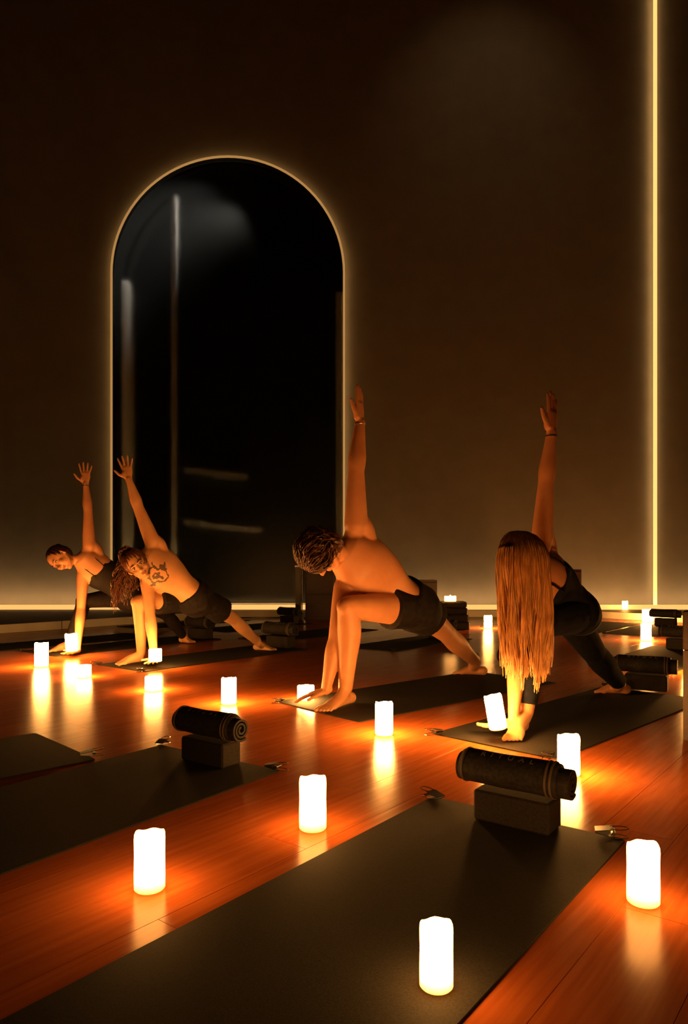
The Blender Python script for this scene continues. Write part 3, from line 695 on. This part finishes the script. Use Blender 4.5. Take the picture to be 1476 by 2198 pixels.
def wrinkle(amp,seed):
    rs=np.random.RandomState(seed); K=rs.normal(0,22,(7,3)); ph=rs.rand(7)*6.28
    def fn(co):
        h=sum(np.sin(co@K[i]+ph[i]) for i in range(7))/7.0
        c=co.mean(0); return co+h[:,None]*amp*np.array([.9,.9,.6])*np.sign(co-c)
    return fn
def scalp(c,up,fwd,s,m,parent,org,grow=.008,extra=None,name='hair',seed=1,amp=.004,low=-.02):
    """hair shell over the skull, open at the face"""
    u,f,r=head_frame(up,fwd); c=np.array(c,float); Fl=Flesh()
    Fl.ball(c+u*(.030)*s-f*.020*s,[f*(.090+grow)*s,r*(.079+grow)*s,u*(.090+grow)*s],22,16)
    Fl.ball(c+u*low*s-f*.050*s,[f*(.055+grow)*s,r*(.070+grow)*s,u*(.075)*s],18,12)
    if extra: extra(Fl,c,u,f,r)
    rs=np.random.RandomState(seed)
    def disp(co):
        q=co-c; a=np.arctan2(q@r,q@f); b=q@u
        return co+unit_rows(q)*(amp*np.sin(a*19+b*30+2*np.sin(b*25))+amp*.6*np.sin(a*37-b*45))[:,None]
    return Fl.fuse(name,m,parent,org,.005,3,disp=disp)
def unit_rows(q): return q/(np.linalg.norm(q,axis=1)[:,None]+1e-9)

def person(label,J,s=1.0,female=False,skin_m=None,voxel=.0045):
    """J: dictionary of joints in the place; L arm is raised, R hand is on the floor"""
    hm=(J['hl']+J['hr'])/2; org=np.array([hm[0],hm[1],0.0])
    P=thing('person',label,'person',org)
    F_=Flesh(); pts,rad,sides=torso(F_,J['hl'],J['hr'],J['sl'],J['sr'],None,s,female)
    tt=J.get('tt',1.0); rad=[(a*tt,b*tt) for a,b in rad]
    F_.tube(pts,rad,sides,n=28)
    sm=(J['sl']+J['sr'])/2; ss=unit(J['sr']-J['sl']); ax=unit(sm-hm); front=np.array(J['front'],float); n_=unit(np.cross(ax,ss)); front=n_ if np.dot(n_,front)>0 else -n_; up=unit(ax-ss*np.dot(ax,ss)); sp_=unit(ss-ax*np.dot(ax,ss)); cc_=hm+(sm-hm)*.80
    u,f,r=head_frame(J['hup'],J['hfwd']); hc=J['head']; nb=hc-u*.085*s-f*.02*s
    F_.tube([sm-up*.03,sm+up*.05*s,nb*.6+(sm+up*.05*s)*.4,nb],[(.085*s,.065*s),(.062*s,.055*s),.050*s if not female else .043*s,.049*s if not female else .042*s],[ss]*4)
    for k,sh,el in ((-1,J['sl'],J['el_u']),(1,J['sr'],J['el_d'])):
        d=unit(el-sh)
        F_.tube([sm+up*.05*s,(sm+up*.03*s)*.5+sh*.5,sh],[(.048*s,.045*s),(.046*s,.05*s),(.05*s,.052*s)])   # trapezius to deltoid
        F_.ball(sh+d*.03*s,(.057 if not female else .050)*s*(J.get('ta',1.0)*.5+.5))
        F_.tube([sm-up*.10*s+ss*k*.085*s,sh-up*.06*s,sh+d*.05*s],[(.06*s,.05*s),(.05*s,.045*s),.040*s])      # latissimus / armpit fold
        if female: F_.ball(cc_-ax*.03*s+sp_*k*.055*s+front*.058*s,[sp_*.052*s,ax*.056*s,front*.048*s])
        else: F_.ball(cc_+sp_*k*.068*s+front*.066*s,[sp_*.072*s,ax*.066*s,front*.036*s])
    if not female:
        q=sm-ax*.30*s
        for k in (-1,1):
            for j in range(3): F_.ball(hm+(sm-hm)*(.56-.13*j)+sp_*k*.03*s+front*(.088-.004*j)*s,[sp_*.03*s,ax*.034*s,front*.02*s])
    arms=.92 if female else 1.0
    limb_arm(F_,J['sl'],J['el_u'],J['wr_u'],s*J.get('ta',1.0)); limb_arm(F_,J['sr'],J['el_d'],J['wr_d'],s*J.get('ta',1.0))
    hand(F_,J['wr_u'],J['hd_u'],J['pn_u'],J['th_u'],s*J.get('hs',1.0),J.get('spread_u',1.0),J.get('curl_u',.06))
    hand(F_,J['wr_d'],J['hd_d'],J['pn_d'],J['th_d'],s*J.get('hsd',1.0),J.get('spread_d',1.0),J.get('curl_d',.08))
    limb_leg(F_,J['hl'],J['kl'],J['al'],s*J.get('tl',1.0),back=J['bkl']); limb_leg(F_,J['hr'],J['kr'],J['ar'],s*J.get('tl',1.0),back=J['bkr'])
    for h,kn in ((J['hl'],J['kl']),(J['hr'],J['kr'])): F_.ball(h-unit(sm-hm)*.0+np.array([0,0,.01])-front*.0,.10*s)
    foot(F_,J['heel_l'],J['toe_l'],J['al'],J['in_l'],s*J.get('fs',1.0)); foot(F_,J['heel_r'],J['toe_r'],J['ar'],J['in_r'],s*J.get('fs',1.0))
    head(F_,hc,J['hup'],J['hfwd'],s*J.get('heads',1.0))
    keep=[(J['wr_u']+unit(J['hd_u'])*.1,.125,2),(J['wr_d']+unit(J['hd_d'])*.1,.12,2),(hc,.15,2)]
    for k in ('l','r'): keep.append((np.array([J['toe_'+k][0],J['toe_'+k][1],0]),.12,2))
    body=F_.fuse('body',skin_m,P,org,voxel,12,keep)
    return P,org,(pts,rad,sides),(cc_,sp_,ax,front,ax,hm)
def shorts(P,org,J,tr,s,m,cut=(.6,.6),grow=.012,seed=3,flare=.016,top=.27):
    pts,rad,sides=tr; Fl=Flesh(); hm=(J['hl']+J['hr'])/2; sm=(J['sl']+J['sr'])/2; ax=sm-hm
    W=cr(np.array(pts),.0); p=[pts[0],pts[1],pts[1]+(pts[2]-pts[1])*top]
    Fl.tube(p,[rad[0],rad[1],tuple(np.array(rad[1])*.96)],[sides[0],sides[1],sides[1]],n=26,grow=grow,flat=(False,True))
    for h,k,c in ((J['hl'],J['kl'],cut[0]),(J['hr'],J['kr'],cut[1])):
        e=h+(k-h)*c; Fl.ball(h,.10*s+grow)
        Fl.tube([h,h*.6+e*.4,e],[.092*s,.090*s,.082*s+flare],grow=grow,flat=(False,True))
    return Fl.fuse('shorts',m,P,org,.006,3,disp=wrinkle(.010,seed))
def leggings(P,org,J,tr,s,m,grow=.005,top=1.0,seed=5,ends=(.97,.97)):
    pts,rad,sides=tr; Fl=Flesh()
    Fl.tube([pts[0],pts[1],pts[1]+(pts[2]-pts[1])*top*.7],[rad[0],rad[1],tuple(np.array(rad[2])*1.03)],[sides[0],sides[1],sides[2]],n=26,grow=grow,flat=(False,True))
    for h,k,a,b,en in ((J['hl'],J['kl'],J['al'],J['bkl'],ends[0]),(J['hr'],J['kr'],J['ar'],J['bkr'],ends[1])):
        Fl.ball(h,.10*s+grow); a2=k+(a-k)*en; bk=unit(b)*.014*s
        Fl.tube([h,h*.7+k*.3,h*.35+k*.65,k],[.089*s,.084*s,.069*s,.056*s],grow=grow)
        Fl.tube([k,k*.92+a2*.08,k*.68+a2*.32+bk,k*.35+a2*.65+bk*.5,a2],[.056*s,.054*s,.058*s,.047*s,.038*s],grow=grow,flat=(False,True)); Fl.ball(k-bk*1.2,.049*s+grow)
    return Fl.fuse('leggings',m,P,org,.006,4,disp=wrinkle(.003,seed))
def strands(name,paths,r0,m,parent,org,n=5):
    b=MB(); org=np.array(org)
    for p in paths:
        K=len(p); rr=[r0*(1.0-.75*(i/(K-1))**2) for i in range(K)]; b.wire([np.array(q)-org for q in p],rr,n)
    return b.build(name,m,parent,True)

def hair_mat(name,c1,c2,rough=.42):
    m=mat(name,c1,rough,.5); return noisy(m,c1,c2,16.0,.0,3.0,stretch=(6,6,1))
M['hair_brown']=hair_mat('brown_hair',(.035,.012,.006),(.10,.034,.014)); M['hair_dark']=hair_mat('dark_hair',(.022,.009,.005),(.05,.018,.009))
M['hair_long']=hair_mat('auburn_hair',(.05,.016,.007),(.16,.055,.02)); M['hair_blonde']=hair_mat('blonde_hair',(.26,.115,.035),(.52,.27,.09),.38)
M['shorts']=noisy(mat('black_shorts',(.02,.016,.016),.8,.2),(.007,.006,.0065),(.014,.011,.011),40,.2); M['cami']=mat('black_camisole',(.012,.010,.010),.7,.25)
M['leggings']=noisy(mat('black_leggings',(.012,.01,.012),.85,.15),(.010,.008,.010),(.018,.013,.014),30); M['navy']=noisy(mat('navy_leggings',(.008,.010,.018),.9,.12),(.006,.008,.014),(.012,.014,.022),25,.1)
M['bracelet']=mat('dark_cord',(.05,.025,.012),.6)
def bracelet(P,org,w,d,r,m=None):
    d=unit(d); h=np.array([1.,0,0]) if abs(d[0])<.9 else np.array([0,1.,0]); a=unit(np.cross(d,h)); b=np.cross(d,a); c=np.array(w)-np.array(org)
    q=MB(); q.wire([c+r*(a*math.cos(t)+b*math.sin(t)) for t in np.linspace(0,2*PI,21)[:-1]],.0028,6,True); q.build('bracelet',m or M['bracelet'],P)
def N(*a): return np.array(a,float)

# ---- short-haired man: chest turned to the candles, left arm up, right hand on the mat
J=dict(hl=N(.415,4.07,.515),hr=N(.385,4.20,.56),kl=at(748,1303,3.76),al=at(741,1478,3.80),kr=at(955,1357,4.45),ar=at(1020,1420,4.82),
  sl=at(764,1128,3.84),sr=at(742,1258,3.88),el_u=at(764,1012,3.83),wr_u=at(772,906,3.84),el_d=at(722,1372,3.84),wr_d=at(699,1482,3.80),
  head=at(690,1186,3.70),hup=N(-.80,-.50,.10),hfwd=N(-.15,.15,-1),front=N(.25,-1,-.15),
  hd_u=N(-.01,0,1),pn_u=N(-.9,.35,0),th_u=N(-.42,-.9,0),spread_u=.15,curl_u=.02,hs=1.12,ta=1.22,tl=1.17,tt=1.10,
  hd_d=N(-1,.10,-.27),pn_d=N(-.3,0,-1),th_d=N(-.1,-1,0),spread_d=.7,curl_d=.10,
  heel_l=N(.055,3.885),toe_l=floor_at(688,1533),in_l=N(-1,.7,0),heel_r=N(1.0,4.86),toe_r=N(.775,4.93),in_r=N(.1,-1,0),bkl=N(.618,.786,0),bkr=N(.6,.3,-.6))
man_skin=skin('skin_tan',(.50,.235,.115),(.58,.285,.145))
P,org,tr,fr=person('bare-chested person with short hair in dark shorts, twisted lunge, one arm raised',J,1.0,False,man_skin)
shorts(P,org,J,tr,1.06,M['shorts'],(.42,.60),grow=.022,seed=3)
def tufts(Fl,c,u,f,r): Fl.ball(c+u*.09-f*.01,[f*.07,r*.065,u*.04])
scalp(J['head'],J['hup'],J['hfwd'],1.0,M['hair_brown'],P,org,.014,tufts,seed=2,amp=.005,low=-.03)
u,f,r=head_frame(J['hup'],J['hfwd']); rs=np.random.RandomState(4); ps=[]
for i in range(520):
    q=unit(rs.normal(0,1,3)); q=q-f*max(0,np.dot(q,f)-.45)
    if np.dot(q,u)<-.55: continue
    q=unit(q); c0=J['head']+u*.03-f*.015; p0=c0+q*.098; t=f*.7+np.cross(q,u)*.5*math.sin(3*np.dot(q,r)+2*np.dot(q,u))+N(-.3,0,-.2)+rs.normal(0,.18,3); t=unit(t-q*np.dot(t,q)); L=rs.uniform(.05,.10)
    ps.append([p0,p0+t*L*.4+q*.012,p0+t*L*.75+q*.008,p0+t*L-q*.012])
strands('hair_tufts',ps,.0042,M['hair_brown'],P,org)
bracelet(P,org,J['wr_u']-N(0,0,.012),J['hd_u'],.031,M['chrome'])

# ---- long-haired man with a tattoo: right leg forward, right hand inside it, left arm up
J=dict(hl=N(-1.175,5.66,.515),hr=N(-1.285,5.77,.50),kr=at(297,1292,5.45),ar=at(303,1402,5.55),kl=at(500,1328,5.97),al=at(552,1378,6.25),
  sl=at(327,1163,5.43),sr=at(316,1246,5.46),el_u=at(297,1090,5.4),wr_u=at(276,1028,5.38),el_d=at(322,1318,5.42),wr_d=at(331,1414,5.38),
  head=at(294,1212,5.30),hup=N(-.50,-.30,.62),hfwd=N(.52,-.62,-.42),front=N(.1,-1,-.1),
  hd_u=N(-.18,0,1),pn_u=N(0,-1,0),th_u=N(-1,0,-.2),spread_u=1.35,curl_u=.02,hs=1.10,ta=1.18,tl=1.10,tt=1.17,heads=1.10,
  hd_d=N(.08,-1,-.14),pn_d=N(0,0,1),th_d=N(-1,0,0),spread_d=1.1,curl_d=.03,
  heel_r=N(-1.60,5.57),toe_r=N(-1.745,5.33),in_r=N(1,-.6,0),heel_l=N(-.83,6.37),toe_l=N(-.62,6.30),in_l=N(0,1,0),bkl=N(.6,.2,-.6),bkr=N(.618,.786,0))
hm=(J['hl']+J['hr'])/2; tat=at(338,1237,5.36)-N(hm[0],hm[1],0)
man2=skin('skin_pale',(.56,.30,.145),(.63,.35,.18),(tuple(tat),.10))
P,org,tr,fr=person('bare-chested person with long hair and chest tattoo, black shorts, arm raised, palm open',J,.93,False,man2,.0055)
shorts(P,org,J,tr,.97,M['shorts'],(.66,.62),grow=.018,seed=8)
M['brow']=M['hair_dark']
face_bits(J['head'],J['hup'],J['hfwd'],1.023,P,org,M['brow'])
scalp(J['head'],J['hup'],J['hfwd'],1.023,M['hair_long'],P,org,.012,None,seed=5,amp=.004,low=-.02)
u,f,r=head_frame(J['hup'],J['hfwd']); rs=np.random.RandomState(11); ps=[]
for i in range(230):
    q=unit(-f*rs.uniform(.15,1)+r*rs.uniform(-1,1)+u*rs.uniform(-.3,.9)+N(-.5,-.1,0)); p0=J['head']+u*.025+q*.106
    L=rs.uniform(.16,.34); ph=rs.uniform(0,6.28); k=rs.uniform(.008,.024); lat=unit(N(q[0],q[1],0)+1e-6); path=[J['head']+u*.13+q*.02,J['head']+u*.105+q*.065,p0]
    for t in np.linspace(.12,1,9): path.append(p0+lat*(.03*math.sin(min(t*2,1.57)))+N(k*math.sin(9*t+ph),k*math.cos(8*t+ph),-L*t)+N(-.02*t,-.02*t,0))
    ps.append(path)
strands('long_hair',ps,.0045,M['hair_long'],P,org)

# ---- woman in a camisole
J=dict(hl=N(-1.955,6.45,.50),hr=N(-2.06,6.55,.485),kr=at(180,1290,6.28),ar=at(146,1383,6.29),kl=at(357,1318,6.75),al=at(394,1366,6.97),
  sl=at(191,1172,6.2),sr=at(178,1234,6.22),el_u=at(189,1098,6.2),wr_u=at(184,1038,6.2),el_d=at(174,1306,6.2),wr_d=at(166,1396,6.04),
  head=at(131,1198,6.12),hup=N(-.93,-.12,.28),hfwd=N(-.22,-.72,-.62),front=N(-.1,-1,-.05),
  hd_u=N(-.02,0,1),pn_u=N(0,-1,0),th_u=N(-1,0,0),spread_u=1.3,curl_u=.02,hs=1.12,ta=1.10,tl=1.06,tt=1.16,heads=1.11,
  hd_d=N(-.28,-1,-.12),pn_d=N(0,0,1),th_d=N(-1,0,0),spread_d=1.0,curl_d=.03,
  heel_r=N(-2.455,6.36),toe_r=N(-2.63,6.20),in_r=N(.6,-.8,0),heel_l=N(-1.66,7.03),toe_l=N(-1.50,6.95),in_l=N(0,1,0),bkl=N(.6,.2,-.6),bkr=N(.618,.786,0))
fem_skin=skin('skin_warm',(.56,.28,.145),(.64,.335,.18))
P,org,tr,fr=person('person in black camisole and leggings with tied-back hair, one arm raised straight',J,.95,True,fem_skin,.0055)
leggings(P,org,J,tr,1.02,M['leggings'])
sm,ss,up,front,ax,hm=fr
def camisole(P,org,J,tr,s,m,straps=True,low=.62):
    pts,rad,sides=tr; Fl=Flesh()
    Fl.tube([pts[1],pts[2],pts[3],pts[3]*.35+pts[4]*.65-fr[3]*.004],[rad[1],rad[2],rad[3],tuple(np.array(rad[4])*np.array([.9,1.0]))],[sides[1],sides[2],sides[3],sides[4]],n=28,grow=.010,flat=(False,True))
    for k in (-1,1): Fl.ball(sm-up*.03*s+ss*k*.055*s+front*.058*s,[ss*.060*s,up*.062*s,front*.056*s])
    o=Fl.fuse('camisole',m,P,org,.005,9)
    if straps:
        for k in (-1,1):
            a=sm-up*.0*s+ss*k*.062*s+front*.112*s; b_=sm+up*.135*s+ss*k*.070*s+front*.05*s; c_=sm+up*.11*s+ss*k*.072*s-front*.06*s
            q=MB(); q.wire([a-up*.02-np.array(org),a*.5+b_*.5+front*.012-np.array(org),b_-np.array(org),c_-np.array(org)],.0045,6); q.build('strap',m,P)
camisole(P,org,J,tr,.95,M['cami'])
face_bits(J['head'],J['hup'],J['hfwd'],1.0545,P,org,M['brow'])
def bun(Fl,c,u,f,r): Fl.ball(c+u*.065-f*.105,[f*.04,r*.042,u*.04])
scalp(J['head'],J['hup'],J['hfwd'],1.0545,M['hair_dark'],P,org,.006,bun,seed=6,amp=.002,low=.0)
bracelet(P,org,J['wr_u']-N(0,0,.02),J['hd_u'],.027)

# ---- woman with long blonde hair
J=dict(hl=N(1.18,3.53,.53),hr=N(1.13,3.65,.575),kl=N(.885,3.25,.49),al=at(1128,1530,3.20),kr=at(1272,1398,3.85),ar=at(1330,1468,4.08),
  sl=at(1163,1158,3.30),sr=at(1145,1290,3.27),el_u=at(1171,1038,3.28),wr_u=at(1183,928,3.27),el_d=at(1108,1425,3.22),wr_d=at(1101,1552,3.13),
  head=at(1118,1206,3.10),hup=N(-.35,-.85,.28),hfwd=N(-.75,.05,-.75),front=N(.15,-1,-.1),
  hd_u=N(.04,0,1),pn_u=N(-.7,.7,0),th_u=N(-.72,-.7,.0),spread_u=.3,curl_u=.03,hs=1.12,ta=1.05,tl=1.12,tt=1.08,
  hd_d=N(-1,-.22,-.12),pn_d=N(0,0,1),th_d=N(.1,1,0),spread_d=.9,curl_d=.10,
  heel_l=N(.832,3.225),toe_l=N(.715,2.985),in_l=N(-1,.6,0),heel_r=N(1.70,4.13),toe_r=N(1.50,4.19),in_r=N(.1,-1,0),bkl=N(.618,.786,0),bkr=N(.6,.3,-.6))
fem2=skin('skin_sun',(.54,.25,.12),(.62,.30,.15))
P,org,tr,fr=person('person with very long straight blonde hair and navy leggings, one arm raised',J,.93,True,fem2)
sm,ss,up,front,ax,hm=fr
leggings(P,org,J,tr,1.06,M['navy'],grow=.008,seed=9,ends=(.90,.94))
camisole(P,org,J,tr,.93,M['navy'])
scalp(J['head'],J['hup'],J['hfwd'],.93,M['hair_blonde'],P,org,-.002,None,seed=7,amp=.001)
hc=J['head']; rs=np.random.RandomState(21); ps=[]
top=hc+N(-.02,-.0,.13)
for i in range(860):
    a=rs.uniform(-PI*1.02,PI*.12) if i<560 else rs.uniform(-PI,PI)
    k=rs.uniform(.80,1.0)
    g=int((a+PI)*6.0); cl=math.sin(g*2.4)*.5+.5
    ex=N(math.cos(a)*.116*k,math.sin(a)*.115*k,0); zend=.20+.10*cl+rs.uniform(0,.09)+.06*abs(math.cos(a)); ph=g*1.7+rs.uniform(0,.7); w_=.007; conv=rs.uniform(.70,.92)
    base=hc+N(0,-.026,0); path=[]
    for t in np.linspace(0,1,7): an=t*PI/2; path.append(np.array([base[0]+ex[0]*math.sin(an)**.8+(top[0]-base[0])*(1-t)**2,base[1]+ex[1]*math.sin(an)**.8+(top[1]-base[1])*(1-t)**2,hc[2]-.02+0.156*math.cos(an)*(.9+.1*k)]))
    z0=path[-1][2]
    for t in np.linspace(.1,1,10):
        cc=1-(1-conv)*t**1.5; path.append(np.array([base[0]+ex[0]*cc+.016*t+w_*(1+t)*math.sin(5*t+ph)-w_*math.sin(ph),base[1]+ex[1]*cc+w_*math.cos(4*t+ph)-w_*math.cos(ph),z0+(zend-z0)*t]))
    ps.append(path)
strands('long_hair',ps,.0040,M['hair_blonde'],P,org)
bracelet(P,org,J['wr_u']-N(0,0,.02),J['hd_u'],.027)
